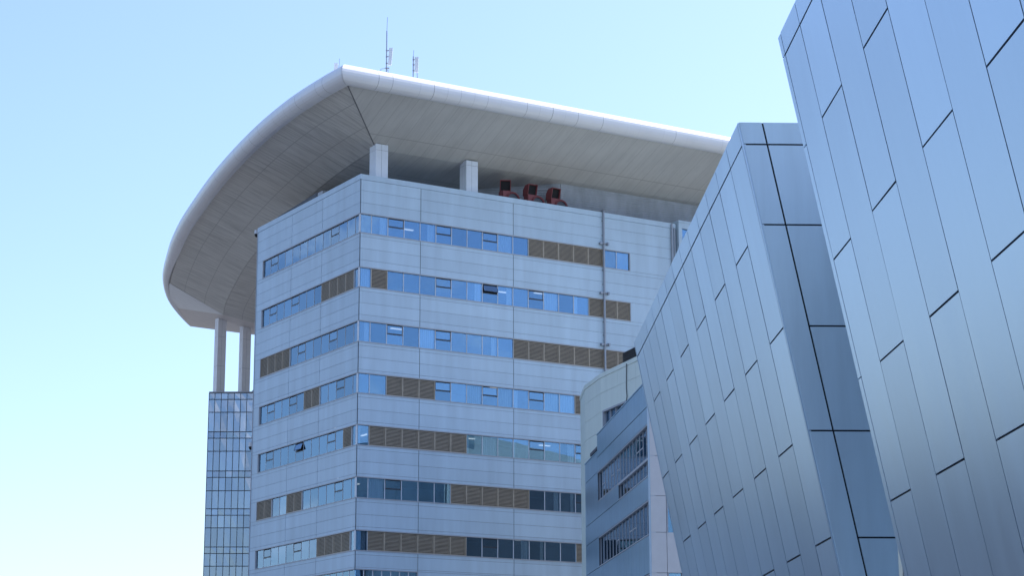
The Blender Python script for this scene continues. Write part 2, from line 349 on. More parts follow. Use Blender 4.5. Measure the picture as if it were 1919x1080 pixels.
for F, rows, b, fac in ((FR, rowsR, bR, .86), (FL, rowsL, bL, .5)):
    for i, row in enumerate(rows):
        z1, z0 = ZR[i]; fr = MB()
        end = b[len(row)]
        fr.box(F, 0 if F is FR else .06, end, -.2, .05, z1 - .05, z1 + .03); fr.box(F, 0 if F is FR else .06, end, -.2, .06, z0 - .03, z0 + .05)
        fr.box(F, end - .04, end + .03, -.2, .045, z0 + .05, z1 - .05)
        for k, t in enumerate(row):
            u0, u1 = b[k], b[k + 1]
            if k and row[k - 1:k + 1] != 'LL':
                if 'L' in row[k - 1:k + 1]: fr.box(F, u0 - .003, u0 + .003, -.22, .0, z0 + .05, z1 - .05, 1)
                else: fr.box(F, u0 - .026, u0 + .026, -.12, -.045 if F is FR else -.06, z0 + .05, z1 - .05, 1 if F is FR else 0)
            hidden = F is FR and i >= 3 and u0 > 19.9
            if hidden and t != 'L': t = 'w'
            if t == 'L': louvre(F, u0 + .004, u1 - .004, z0 + .05, z1 - .05)
            elif t in 'oO': opening(F, u0, u1, z0 + .05, z1 - .05, t == 'O')
            else: pending.append(((u1 - u0) * fac * (0 if hidden else 1), F, u0, u1, z0 + .05, z1 - .05))
        if F is FR: fr.box(F, -.03, .03, -.2, .0, z0 + .05, z1 - .05, 1)
        fr.build('window_frame', [M['trim'], M['mullion']], mb_root)
        for k, t in enumerate(row):
            if t == 'w' and random.random() < .10:
                u = (b[k] + b[k + 1]) / 2; v = -random.uniform(1.5, 4)
                lamps.box(F, u - .5, u + .5, v - .1, v + .1, z1 + .22, z1 + .27)
# lowest visible row: narrower panes on both faces
for F, end, st in ((FR, 5.18, .74), (FL, 17.2, 1.075)):
    n = round(end / st); fr = MB(); z1, z0 = Z8
    fr.box(F, .06, end, -.2, .05, z1 - .05, z1 + .03); fr.box(F, .06, end, -.2, .06, z0 - .03, z0 + .05); fr.box(F, end - .04, end + .03, -.2, .045, z0 + .05, z1 - .05)
    for k in range(n):
        if k: fr.box(F, k * end / n - .035, k * end / n + .035, -.12, -.05, z0 + .05, z1 - .05, 1)
        vis = .5 if F is FR or k < 9 else 0
        pending.append((vis * st * .5, F, k * end / n, (k + 1) * end / n, z0 + .05, z1 - .05))
    fr.build('window_frame', [M['trim'], M['mullion']], mb_root)
lamps.build('ceiling_light', M['lamp'], mb_root)
pending.sort(key=lambda q: -q[0]); rest = MB()
for k, (a, F, u0, u1, z0, z1) in enumerate(pending):
    m = rest if k >= 99 else MB()
    tl = [random.uniform(-.004, .004) for _ in range(2)]
    A = [F(u0 + .02, -.075 + tl[0], z0), F(u1 - .02, -.075 + tl[1], z0), F(u1 - .02, -.075 - tl[0], z1), F(u0 + .02, -.075 - tl[1], z1)]
    off = F.v * .01
    m.hexa([A[0] - off, A[1] - off, A[1], A[0], A[3] - off, A[2] - off, A[2], A[3]])
    if k < 99:
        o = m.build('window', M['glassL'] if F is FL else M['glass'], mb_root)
        r = random.random(); wd = u1 - u0
        if wd > .8 and a > 0:
            q = .17 if F is FR else .7
            if r < q: curtain(F, u0 + .05, u1 - .05, z0, z1 + .1, o)
            elif r < q + .16: curtain(F, u0 + .05, u0 + wd * random.uniform(.2, .5), z0, z1 + .1, o)
            elif r < q + .3: curtain(F, u1 - wd * random.uniform(.2, .5), u1 - .05, z0, z1 + .1, o)
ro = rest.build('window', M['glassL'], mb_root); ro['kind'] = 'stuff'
dp = MB()                                                              # rain pipe on the right face
dp.tube([FR(22.05, -.15, 45.5), FR(22.05, .05, 45.55), FR(22.05, .16, 45.45), FR(22.03, .17, 45.2), FR(22.0, .17, 14)], .085, 12)
for z in (44.6, 43.4, 41.9, 40.5, 39.3, 37.9, 36.2, 35.1, 33.5): dp.box(FR, 21.9, 22.15, .03, .13, z, z + .05)
for z in (42.7, 38.56, 34.33):
    dp.tube([FR(21.75, .2, z), FR(22.35, .2, z)], .07, 8); dp.box(FR, 22.28, 22.42, .12, .34, z - .1, z + .12); dp.box(FR, 21.62, 21.8, .03, .3, z - .09, z + .09)
dp.build('drain_pipe', M['steel'], mb_root, smooth=False)
dp = MB(); dp.tube([FR(28.85, .15, 45.3), FR(28.85, .15, 20)], .09, 10); dp.tube([FR(29.1, .15, 45.0), FR(29.1, .15, 20)], .06, 10)
dp.build('drain_pipe', M['steel'], mb_root)

# projecting bay at the far right end
ab = thing('building_bay', 'white projecting bay with blue window at the far right end of the office block', 'building bay', el(29.4, 0, 0))
m = MB(); zt = 45.5
m.box(FR, 29.45, 46, -15, .3, 0, 41.0); m.box(FR, 29.45, 46, -15, .3, 45.02, zt); m.box(FR, 29.45, 29.8, -15, .3, 41.0, 45.02); m.box(FR, 45.5, 46, -15, .3, 41, 45.02)
m.build('wall', M['white'], ab)
m = MB(); m.box(FR, 29.40, 46.1, -.5, .36, zt + .002, zt + .16); m.build('coping', M['white'], ab)
m = MB(); m.box(FR, 29.8, 45.5, .1, .12, 41, 45.02); m.build('window', M['glass'], ab)
m = MB()
for k in range(11): m.box(FR, 29.8 + k * 1.5, 29.87 + k * 1.5, .13, .2, 41, 45.02)
m.box(FR, 29.8, 45.5, .125, .19, 43.3, 43.38); m.build('window_frame', M['mullion'], ab)

# ---------------------------------------------------------------- canopy
can = thing('roof_canopy', 'vast pale curved canopy roof with rounded white rim on square columns over the office block', 'canopy roof', el(5, 5, TOP))
ctrl = [(-5.25, -4.0), (-2.35, -4.12), (1.8, -4.12), (5.6, -3.92), (10.7, -3.42), (17, -2.52), (24.4, -1.22), (32.7, .54), (42.5, 2.85), (53, 5.93), (62, 8.9), (70.5, 12.6), (77.5, 16.5), (83.5, 20.3)]
def cm(p0, p1, p2, p3, t):
    return tuple(.5 * (2 * b + (c - a) * t + (2 * a - 5 * b + 4 * c - d) * t * t + (3 * b - a - 3 * c + d) * t ** 3) for a, b, c, d in zip(p0, p1, p2, p3))
curve = []
for i in range(len(ctrl) - 1):
    p = [ctrl[max(0, min(len(ctrl) - 1, i + d))] for d in (-1, 0, 1, 2)]
    for k in range(8): curve.append(cm(*p, k / 8))
curve.append(ctrl[-1])
left = [Vector((e, l)) for l, e in curve]                              # plan (e,l) of the rim tube centre, from near corner to the far tip
RE = 62.0; tip = left[-1]; c0 = Vector((-4.0, -5.25))
right_pts = [c0 + (Vector((RE, -5.25)) - c0) * (k / 48) for k in range(49)]
far_pts = [tip + (Vector((RE, 72.0)) - tip) * (k / 20) for k in range(21)]
ZC, RT = 51.07, .75
def tube_sweep(pts, inward, rad, name, z=ZC, seg=22, jitter=False):
    m = MB(); acc = 0; rows = []
    for i, p in enumerate(pts):
        if i: acc += (p - pts[i - 1]).length
        nrm = inward(i); r = rad(i)
        ring = []
        for k in range(seg):
            a = 2 * math.pi * k / seg
            q = p - nrm * (math.cos(a) * r)
            ring.append((el(q.x, q.y, z + math.sin(a) * r), (acc, k / seg)))
        rows.append(ring)
    for A, B in zip(rows, rows[1:]):
        for k in range(seg):
            l = (k + 1) % seg; v1 = A[k][1][1]; v2 = v1 + 1 / seg
            m.poly([A[k][0], A[l][0], B[l][0], B[k][0]], [(A[k][1][0], v1), (A[k][1][0], v2), (B[k][1][0], v2), (B[k][1][0], v1)])
    bm = m
    return bm
def inw_left(i):
    a = left[min(i + 1, len(left) - 1)] - left[max(i - 1, 0)]; a.normalize(); n = Vector((a.y, -a.x))
    if i == 0:                                                          # mitre at the near corner
        n1 = n; n2 = Vector((0, 1)); s = (n1 + n2); return s / (s.dot(n1)) 
    return n
def inw_right(i):
    if i == 0: return inw_left(0)
    return Vector((0, 1))
# joints of the rim: UV based thin lines (real panel seams)
def rim_mat():
    m = M['rim']; t = m.node_tree; b = t.nodes['Principled BSDF']; src = b.inputs['Base Color'].links[0].from_socket
    uv = node(t, 'ShaderNodeUVMap'); sp = node(t, 'ShaderNodeSeparateXYZ'); t.links.new(uv.outputs[0], sp.inputs[0])
    d = node(t, 'ShaderNodeMath', operation='DIVIDE'); d.inputs[1].default_value = 1.17; t.links.new(sp.outputs[0], d.inputs[0])
    f = node(t, 'ShaderNodeMath', operation='FRACT'); t.links.new(d.outputs[0], f.inputs[0])
    l = node(t, 'ShaderNodeMath', operation='LESS_THAN'); l.inputs[1].default_value = .03; t.links.new(f.outputs[0], l.inputs[0])
    fl = node(t, 'ShaderNodeMath', operation='FLOOR'); t.links.new(d.outputs[0], fl.inputs[0])
    wn = node(t, 'ShaderNodeTexWhiteNoise', noise_dimensions='1D'); t.links.new(fl.outputs[0], wn.inputs['W'])
    pw = node(t, 'ShaderNodeMath', operation='POWER'); pw.inputs[1].default_value = 2.5; t.links.new(wn.outputs[0], pw.inputs[0])
    mu = node(t, 'ShaderNodeMath', operation='MULTIPLY'); t.links.new(l.outputs[0], mu.inputs[0]); t.links.new(pw.outputs[0], mu.inputs[1])
    mx = node(t, 'ShaderNodeMix', data_type='RGBA'); mx.inputs[7].default_value = (.16, .15, .15, 1)
    t.links.new(mu.outputs[0], mx.inputs[0]); t.links.new(src, mx.inputs[6]); t.links.new(mx.outputs[2], b.inputs['Base Color'])
rim_mat()
nl = len(left)
radL = lambda i: RT * (1 if i < nl - 36 else max(.18, 1 - .82 * ((i - (nl - 36)) / 35) ** .9))
tube_sweep(left, inw_left, radL, 'rim').build('rim', M['rim'], can, smooth=True, recalc=True)
tube_sweep(right_pts, inw_right, lambda i: RT, 'rim').build('rim', M['rim'], can, smooth=True, recalc=True)
tube_sweep(far_pts, lambda i: Vector((-.3, -.95)).normalized() if i else inw_left(nl - 1), lambda i: RT * .18, 'rim').build('rim', M['rim'], can, smooth=True)
# soffit: outer strips fall from the rim to a crease, then flatten
ZA, ZCR, ZIN = 50.40, 47.98, 47.1
DL, DR = 5.6, 6.2
def n_in(i):
    a = left[min(i + 1, nl - 1)] - left[max(i - 1, 0)]; a.normalize(); return Vector((a.y, -a.x))
att = .3
iA = min(range(nl), key=lambda i: abs(left[i].y - 61.5))
rimL = [(left[i] + n_in(i) * att * radL(i) / RT, i) for i in range(1, iA + 1)]
corner_in = Vector((-4.0 + att, -5.25 + att)); Q = Vector((corner_in.x + DL, corner_in.y + DR))
s = MB()
off = lambda i, d: left[i] + n_in(i) * (att + d)
start = min(range(nl), key=lambda i: (off(i, DL) - Q).length)
def interp(i_f, d):
    i = int(i_f); t = i_f - i; i2 = min(i + 1, nl - 1); return off(i, d).lerp(off(i2, d), t)
NS = 90
endB = iA + 3.2
prevs = None
for k in range(NS + 1):
    t = k / NS
    fr_ = 0 + iA * t; fc = start + (endB - start) * t
    pr = corner_in if k == 0 else interp(fr_, 0); pc = Q if k == 0 else interp(fc, DL)
    lu = lambda f: left[int(f)].y + (f - int(f)) * (left[min(int(f) + 1, nl - 1)].y - left[int(f)].y)
    cur = (el(pr.x, pr.y, ZA), el(pc.x, pc.y, ZCR), (lu(fr_), 0), (lu(fc), DL), interp(fc, DL + 5), pc)
    if prevs: s.poly([prevs[0], cur[0], cur[1], prevs[1]], [prevs[2], cur[2], cur[3], prevs[3]])
    prevs = cur
    if k == 0: first = cur
    if k == NS: last = cur
Bp = last[5]
A3 = last[0]
s.build('soffit', M['soffL'], can, recalc=False)
s = MB(); NR = 40
for k in range(NR):
    t0, t1 = k / NR, (k + 1) / NR
    r0 = corner_in.lerp(Vector((RE, corner_in.y)), t0); r1 = corner_in.lerp(Vector((RE, corner_in.y)), t1)
    q0 = Q.lerp(Vector((RE, Q.y)), t0); q1 = Q.lerp(Vector((RE, Q.y)), t1)
    s.poly([el(r0.x, r0.y, ZA), el(q0.x, q0.y, ZCR), el(q1.x, q1.y, ZCR), el(r1.x, r1.y, ZA)], [(r0.x, 0), (q0.x, DR), (q1.x, DR), (r1.x, 0)])
    i0 = Vector((max(q0.x, Q.x + 5), Q.y + 5)); i1 = Vector((max(q1.x, Q.x + 5), Q.y + 5))
    s.poly([el(q0.x, q0.y, ZCR), el(i0.x, i0.y, ZIN), el(i1.x, i1.y, ZIN), el(q1.x, q1.y, ZCR)], [(q0.x, DR), (i0.x, DR + 5), (i1.x, DR + 5), (q1.x, DR)])
s.build('soffit', M['soffR'], can, recalc=False)
s = MB()                                                               # middle of the soffit, inside the left crease
cr = []
for k in range(NS + 1):
    t = k / NS; fc = start + (endB - start) * t
    cr.append(Q if k == 0 else interp(fc, DL))
Iq = Vector((Q.x + 5, Q.y + 5))
inner = [Iq if c.y < Iq.y else c + Vector((4.6, -.9)) for c in cr]
for k in range(NS):
    a, b, c, d = cr[k], cr[k + 1], inner[k + 1], inner[k]
    s.poly([el(*a, ZCR), el(*b, ZCR), el(*c, ZIN), el(*d, ZIN)], [(a.y, DL), (b.y, DL), (c.y, DL + 5), (d.y, DL + 5)])
pts = [el(*c, ZIN) for c in inner if c is not Iq] + [el(RE, 68, ZIN), el(RE, Iq.y, ZIN), el(*Iq, ZIN)]
s.poly(pts, [(0, 0)] * len(pts))
s.build('soffit', M['soffL'], can, recalc=False)
s = MB()                                                               # far wing beyond the fold
Tz = ZC - .1; tipv = el(tip.x, tip.y, Tz)
wing = []
for i in range(iA, nl):
    f_ = (i - iA) / (nl - 1 - iA); q = left[i] + n_in(i) * att * radL(i) / RT * (1 - f_); wing.append(el(*q, ZA + (ZC - .15 - ZA) * min(1, f_ * 1.8)))
B3 = el(*Bp, ZCR); B4 = el(22.4, 71, ZCR - .02); B5 = el(RE, 72 - 2, ZCR)
kk = int(len(wing) * .55)
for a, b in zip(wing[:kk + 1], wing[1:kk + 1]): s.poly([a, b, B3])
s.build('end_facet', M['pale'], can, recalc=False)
s = MB()
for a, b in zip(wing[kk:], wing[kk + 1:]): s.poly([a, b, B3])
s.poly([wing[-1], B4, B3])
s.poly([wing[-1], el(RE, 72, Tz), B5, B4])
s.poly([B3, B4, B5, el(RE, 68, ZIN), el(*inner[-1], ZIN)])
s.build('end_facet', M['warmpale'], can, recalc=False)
m = MB(); m.poly([el(p.x, p.y, ZC + RT * .8) for p in left] + [el(RE, 72, ZC + RT * .8), el(RE, -5.25, ZC + RT * .8)])
m.build('roof_deck', M['deck'], can, recalc=False)
m = MB(); hp = [(corner_in.x, corner_in.y, ZA + .0), (Q.x, Q.y, ZCR + .0)]
m.tube([el(*hp[0]), el(*hp[1])], .05, 6); m.build('hip_seam', M['rimjoint'], can)
def column(e, l, z0, z1, wd=1.05, mt='colwhite'):
    F = Frame(el(e, l, 0), E, LD, (0, 0, 1)); c = MB(); g_ = .02
    c.box(F, .02, wd - .02, .02, wd - .02, z0, z1, 1)
    zz = [z0]
    while zz[-1] < z1 - .2: zz.append(min(z1, zz[-1] + 3.2))
    for a, b in zip(zz, zz[1:]):
        for u0, u1 in ((0, wd * .46), (wd * .46 + g_, wd)):
            c.box(F, u0, u1, 0, .04, a + .01, b - .01); c.box(F, u0, u1, wd - .04, wd, a + .01, b - .01)
        for v0, v1 in ((.045, wd * .46), (wd * .46 + g_, wd - .045)):
            c.box(F, 0, .04, v0, v1, a + .01, b - .01); c.box(F, wd - .04, wd, v0, v1, a + .01, b - .01)
    c.build('column', [M[mt], M['joint']], can)
column(1.5, .5, 44.5, 48.2); column(9.55, .55, 44.5, 48.1)
def tocol(x, y): v = Vector((x, y, 0)) - K; return v.dot(E), v.dot(LD)
for x, y in ((-31.65, 215.9), (-29.15, 217.3)):
    e_, l_ = tocol(x, y); column(e_ , l_, 40.0, 48.5, .95, 'colfar')

# ---------------------------------------------------------------- plant room under the canopy, fans, roof plant
pr_ = thing('plant_room', 'grey ribbed metal plant room wall tucked under the canopy soffit', 'plant room', el(20, 3, 44.5))
def ribwall(a, b, z0, z1, par):
    a, b = Vector(a), Vector(b); d = (b - a); L = d.length; u = (E * d.x + LD * d.y).normalized(); v = u.cross(Vector((0, 0, 1)))
    F = Frame(el(a.x, a.y, 0), u, v, (0, 0, 1)); m = MB(); m.box(F, 0, L, -.3, -.03, z0, z1)
    z = z0 + .02
    while z < z1 - .1:
        m.hexa([F(0, -.03, z), F(L, -.03, z), F(L, .0, z), F(0, .0, z), F(0, -.03, z + .15), F(L, -.03, z + .15), F(L, .05, z + .11), F(0, .05, z + .11)]); z += .19
    m.build('ribbed_wall', M['rib'], par); return F, L
F1_, L1 = ribwall((8.5, 7.4), (19.15, 1.85), 44.5, 48.02, pr_)
ribwall((19.2, 1.85), (46, 1.6), 44.5, 48.02, pr_)
m = MB(); m.tube([F1_(L1 - 1.9, .12, 47.35), F1_(L1 - .1, .12, 47.35)], .035, 6); m.build('conduit', M['mullion'], pr_)

def fan(e, l, yaw, label):
    o = el(e, l, 44.78); t = thing('extractor_fan', label, 'extractor fan', o, 'red extractor fans on the roof')
    F = Frame(o, E, N, (0, 0, 1)); m = MB()
    prof = []
    for k in range(20):
        a = math.pi * 2 * k / 20; r = .62 + .2 * (k / 20); prof.append((1.15 - r * math.cos(a), .78 + r * math.sin(a)))
    m.prism([F(x, -.35, z) for x, z in prof], [F(x, .35, z) for x, z in prof]); m.box(F, .35, 1.9, -.45, .45, -.6, .15)
    m.box(F, .28, 1.1, -.34, .36, .8, 1.42); m.build('casing', M['red'], t)
    m = MB(); cx_, cz_ = 1.2, .78
    ring = [(cx_ + .62 * math.cos(a), cz_ + .62 * math.sin(a)) for a in [2 * math.pi * k / 24 for k in range(24)]]
    rin = [(cx_ + .48 * math.cos(a), cz_ + .48 * math.sin(a)) for a in [2 * math.pi * k / 24 for k in range(24)]]
    for k in range(24):
        j = (k + 1) % 24
        m.hexa([F(ring[k][0], .355, ring[k][1]), F(ring[j][0], .355, ring[j][1]), F(rin[j][0], .355, rin[j][1]), F(rin[k][0], .355, rin[k][1]),
                F(ring[k][0], .45, ring[k][1]), F(ring[j][0], .45, ring[j][1]), F(rin[j][0], .45, rin[j][1]), F(rin[k][0], .45, rin[k][1])])
    m.build('inlet_ring', mat('fan_dark_red', (.16, .03, .035), .6), t)
    m = MB(); m.prism([F(x, .352, z) for x, z in rin], [F(x, .362, z) for x, z in rin]); m.build('inlet', M['dgrey'], t)
    c, s_ = math.cos(yaw), math.sin(yaw)
    H = Frame(F(.69, 0, 1.43), E * c + N * -s_, N * c + E * s_, (0, 0, 1)); m = MB()
    # hood: hollow duct elbow with a slanting open mouth
    for u0, u1 in ((-.43, -.39), (.39, .43)):
        m.prism([H(u0, -.42, 0), H(u0, .30, 0), H(u0, .52, .86), H(u0, -.1, .86), H(u0, -.42, .5)], [H(u1, -.42, 0), H(u1, .30, 0), H(u1, .52, .86), H(u1, -.1, .86), H(u1, -.42, .5)])
    m.hexa([H(-.39, -.42, 0), H(.39, -.42, 0), H(.39, -.38, 0), H(-.39, -.38, 0), H(-.39, -.42, .5), H(.39, -.42, .5), H(.39, -.38, .5), H(-.39, -.38, .5)])
    m.hexa([H(-.39, -.42, .5), H(.39, -.42, .5), H(.39, -.38, .48), H(-.39, -.38, .48), H(-.39, -.1, .86), H(.39, -.1, .86), H(.39, -.08, .82), H(-.39, -.08, .82)])
    m.box(H, -.39, .39, -.1, .51, .82, .86); m.box(H, -.39, .39, -.38, .3, 0, .04)
    hd = m.build('hood', M['red'], t)
    m = MB(); m.hexa([H(-.385, .1, .045), H(.385, .1, .045), H(.385, .12, .045), H(-.385, .12, .045), H(-.385, .26, .815), H(.385, .26, .815), H(.385, .28, .815), H(-.385, .28, .815)])
    m.build('mouth', M['black'], hd)
fan(12.85, 1.25, R(-28), 'leftmost red extractor fan behind the parapet with its hood facing straight out')
fan(15.2, 1.25, R(0), 'middle red extractor fan behind the parapet with its hood turned right')
fan(17.4, 1.25, R(4), 'rightmost red extractor fan behind the parapet beside the ribbed wall corner')

rp = thing('roof_duct', 'long dark grey duct housing behind the left parapet of the office block', 'roof duct', el(1.5, 14, 44.5))
m = MB(); F = Frame(el(1.5, 0, 0), LD, E, (0, 0, 1))
m.hexa([F(10.9, 0, 44.5), F(20.0, 0, 44.5), F(20.0, .9, 44.5), F(10.9, .9, 44.5), F(10.9, 0, 46.75), F(18.4, 0, 46.45), F(18.4, .9, 46.45), F(10.9, .9, 46.75)])
m.box(F, 11.5, 18.2, -.06, -.01, 46.0, 46.06); m.build('casing', M['dgrey'], rp)
m = MB(); m.box(F, 9.9, 10.85, .05, .85, 44.5, 46.7); m.build('end_box', M['trim'], rp)

def antenna(name, label, o, mast_h, thin_h, pz0, pz1, tilt, pw, arm=False, offx=.18):
    t = thing('antenna', label, 'antenna', o, 'antennas on the canopy roof'); V = Vector; o = V(o); m = MB()
    F = Frame(o, (1, 0, 0), (0, -1, 0), (0, 0, 1))
    if mast_h: m.tube([F(0, 0, -.6), F(0, 0, mast_h)], .042, 8)
    if thin_h: m.tube([F(0, 0, mast_h), F(.03, 0, mast_h + thin_h)], .018, 6)
    for z in (pz0 + .15, (pz0 + pz1) / 2, pz1 - .2): m.box(F, -.06, offx, -.04, .1, z, z + .05)
    if arm:
        m.tube([F(-.42, 0, -.5), F(-.42, 0, .28), F(0, 0, .36)], .025, 6)
        m.tube([F(.2, 0, -.3), F(.1, 0, .25)], .03, 6); m.box(F, -.1, .22, -.05, .1, .3, .37)
    else: m.tube([F(offx + .1, 0, -.3), F(offx + .05, 0, pz0)], .03, 6)
    m.build('mast', M['steel'], t)
    p = MB(); dx = tilt
    p.hexa([F(offx - pw / 2, .02, pz0), F(offx + pw / 2, .02, pz0), F(offx + pw / 2, .16, pz0), F(offx - pw / 2, .16, pz0),
            F(offx - pw / 2 + dx, .02, pz1), F(offx + pw / 2 + dx, .02, pz1), F(offx + pw / 2 + dx, .16, pz1), F(offx - pw / 2 + dx, .16, pz1)])
    p.build('panel', M['panelant'], t); return t
antenna('a', 'tallest whip antenna mast with a tilted white panel on the canopy edge', el(-.33, -4.6, 52.1), 3.3, 1.1, .55, 1.9, .1, .27, True, .24)
antenna('b', 'shorter antenna with an upright white panel on the canopy edge, right of the tall mast', el(1.95, -4.6, 52.1), 1.7, .5, .38, 1.6, .02, .28, False, .24)
antenna('c', 'small pale box antenna with thin rod left of the canopy corner', el(-3.2, -2.4, 52.1), .55, .7, .1, .85, .0, .28, False, -.22)

# ---------------------------------------------------------------- security cameras
def cctv(label, o, F, d):
    t = thing('security_camera', label, 'security camera', o, 'cameras on the office block edge'); m = MB()
    G = Frame(o, F.u, F.v, (0, 0, 1))
    m.box(G, 0, .5, -.04, .04, .08, .15); m.box(G, -.02, .05, -.12, .12, -.05, .25); m.build('bracket', M['trim'], t)
    m = MB(); m.tube([G(.5, 0, .28), G(.5, 0, -.05)], .2, 14); m.build('housing', M['mullion'], t)
    m = MB(); rows = [(.19, -.05), (.185, -.14), (.14, -.25), (.06, -.31)]
    pts = [[G(.5 + r * math.cos(a), r * math.sin(a), z) for a in [2 * math.pi * k / 14 for k in range(14)]] for r, z in rows]
    for A, B in zip(pts, pts[1:]):
        for k in range(14): m.poly([A[k], A[(k + 1) % 14], B[(k + 1) % 14], B[k]])
    m.poly(pts[-1]); m.build('dome', M['black'], t)
cctv('dome security camera high on the left edge of the office block just under its roof', FL(LL_ + .06, -.1, 45.05), Frame(K, LD, -E, (0, 0, 1)), 1)
cctv('dome security camera midway down the left edge of the office block beside the glass tower', FL(LL_ + .06, -.1, 27.0), Frame(K, LD, -E, (0, 0, 1)), 1)

# ---------------------------------------------------------------- glass stair tower
gt = thing('glass_tower', 'slim glazed curtain wall tower under two tall columns left of the office block', 'glass tower', (-28, 216, 0))
TF = Frame((-32.18, 214.35, 0), (1, 0, 0), (0, -1, 0), (0, 0, 1))
zrow = [39.93, 39.24, 37.86, 35.77, 35.08, 33.69, 31.59, 30.91, 29.5, 27.6, 26.92, 25.6, 23.6, 22.92, 21.6, 19.6, 18.9, 17.6, 15.6, 14.9, 13.6, 11.6]
xcol = [.0, .63, 1.3, 2.0, 2.68, 3.36, 4.02, 4.68, 5.35, 6.0]
m = MB(); m.box(TF, .02, 10, -14, -4.5, 0, 39.7)
for z in (38.1, 34.1, 30.1, 26.1, 22.1, 18.1, 14.1): m.box(TF, .1, 10, -4.4, -.4, z - .25, z)
for z in (38.1, 34.1, 30.1, 26.1, 22.1): m.hexa([TF(2.2, -3, z - 4), TF(4.6, -3, z - 2), TF(4.6, -2, z - 2), TF(2.2, -2, z - 4), TF(2.2, -3, z - 3.7), TF(4.6, -3, z - 1.7), TF(4.6, -2, z - 1.7), TF(2.2, -2, z - 3.7)])
m.build('interior', M['inside'], gt)
m = MB(); m.box(TF, .0, 10, -14, .05, 39.95, 40.08); m.build('roof', M['trim'], gt)
m = MB(); m.hexa([TF(4.2, -1, 40.08), TF(6.5, -1, 40.08), TF(6.5, -1.6, 40.08), TF(4.2, -1.6, 40.08), TF(5.0, -1, 41.0), TF(6.5, -1, 41.6), TF(6.5, -1.6, 41.6), TF(5.0, -1.6, 41.0)])
m.build('parapet', M['white'], gt)
m = MB()
for z in zrow: m.box(TF, 0, 10, -.08, .03, z - .035, z + .035)
for x in xcol + [6.7, 7.4, 8.1, 8.8, 9.5]: m.box(TF, x - .025, x + .025, -.1, .04, 0, 39.95)
m.build('mullion_grid', M['dframe'], gt)
cells = []
for i in range(len(zrow) - 1):
    for j in range(len(xcol) - 1): cells.append((i, j))
vis = [c for c in cells if c[1] < 8 and c[0] < 14]; vis.sort(key=lambda c: -(zrow[c[0]] - zrow[c[0] + 1]))
keep = set(vis[:99]); rest = MB()
for (i, j) in cells:
    mm = MB() if (i, j) in keep else rest
    t0, t1 = random.uniform(-.012, .012), random.uniform(-.012, .012)
    a, b, c, d = xcol[j] + .025, xcol[j + 1] - .025, zrow[i + 1] + .035, zrow[i] - .035
    mm.hexa([TF(a, -.06, c), TF(b, -.06, c), TF(b, -.04 + t0, c), TF(a, -.04, c), TF(a, -.06, d), TF(b, -.06, d), TF(b, -.04, d), TF(a, -.04 + t1, d)])
    if (i, j) in keep: mm.build('glass_pane', M['tglass'], gt)
rest.box(TF, 6.02, 10, -.06, -.04, 0, 39.9); rest.box(TF, 0, 6, -.06, -.04, 0, 11.5)
o = rest.build('glass_pane', M['tglass'], gt); o['kind'] = 'stuff'
m = MB(); SF = Frame((-32.18, 214.4, 0), (0, 1, 0), (-1, 0, 0), (0, 0, 1)); m.box(SF, 0, 14, -.06, 0, 0, 39.9); m.build('side_glazing', M['tglass'], gt)

# ---------------------------------------------------------------- foreground aluminium buildings
AW = R(-2.08); FW = Vector((math.sin(AW), math.cos(AW), 0)); RW = Vector((math.cos(AW), -math.sin(AW), 0))
P = Vector((7.304, 62.887, 21.7)); DD = Vector((0, 0, 1)) + RW * -.185 + FW * .03
NW = -FW.cross(DD).normalized()                                        # outward, to the left and slightly down
if NW.x > 0: NW = -NW
SW = Frame(P, FW, NW, DD)
def alu_wall(parent, bounds, cap, even, odd, tbot, name='cladding', gv=.026, g_=.026):
    m = MB(); d = .045
    for k, (a, b) in enumerate(zip(bounds, bounds[1:])):
        if a > b: a, b = b, a
        js = [0, cap] + (odd if (k % 2) else even) + [tbot]
        for t1, t0 in zip(js, js[1:]):
            m.box(SW, a + g_, b - g_, -.02, d, t0 + gv, t1 - (gv if t1 else 0), 0, jit=.006)
    return m.build(name, M['alu'], parent)
def body(parent, s0, s1, xr, name='wall'):
    """solid dark carrier behind the panels; left side leans, right side is vertical"""
    tb = -21.7; top = lambda s: P + FW * s; bot = lambda s: P + FW * s + DD * tb
    m = MB(); rr = lambda p: p + RW * ((xr - (p - P).dot(RW)))
    a, b, c, d = bot(s0), bot(s1), top(s1), top(s0)
    A = [a - NW * .02, b - NW * .02, rr(b), rr(a)]; T = [d - NW * .02, c - NW * .02, rr(c), rr(d)]
    m.hexa(A + T); return m.build(name, M['groove'], parent)
# nearer (right) building
rb = thing('metal_building', 'nearest leaning wall of brushed aluminium panels filling the right edge', 'metal building', SW(-20, 0, -21.7), 'leaning aluminium clad buildings')
body(rb, -8.02, -50, 14)
bnd = [-8.38] + [-10.73 - 2.72 * k for k in range(15)]
alu_wall(rb, [-8.36] + bnd[1:], -.64, [-6.63, -13.27, -19.9], [-3.29, -9.94, -16.6], -21.6)
m = MB()
for t1, t0 in ((0, -.64), (-.64, -3.3), (-3.3, -9.9), (-9.9, -16.5), (-16.5, -21.6)):
    m.box(SW, -8.35, -7.98, -.1, .05, t0 + .02, t1 - .02)
m.build('edge_trim', M['alu'], rb)
EF2 = Frame(P + FW * -8.0, RW, FW, DD); m = MB(); m.box(EF2, .1, 5, -.01, .05, -21.6, 0); m.build('end_panel', M['alu2'], rb)
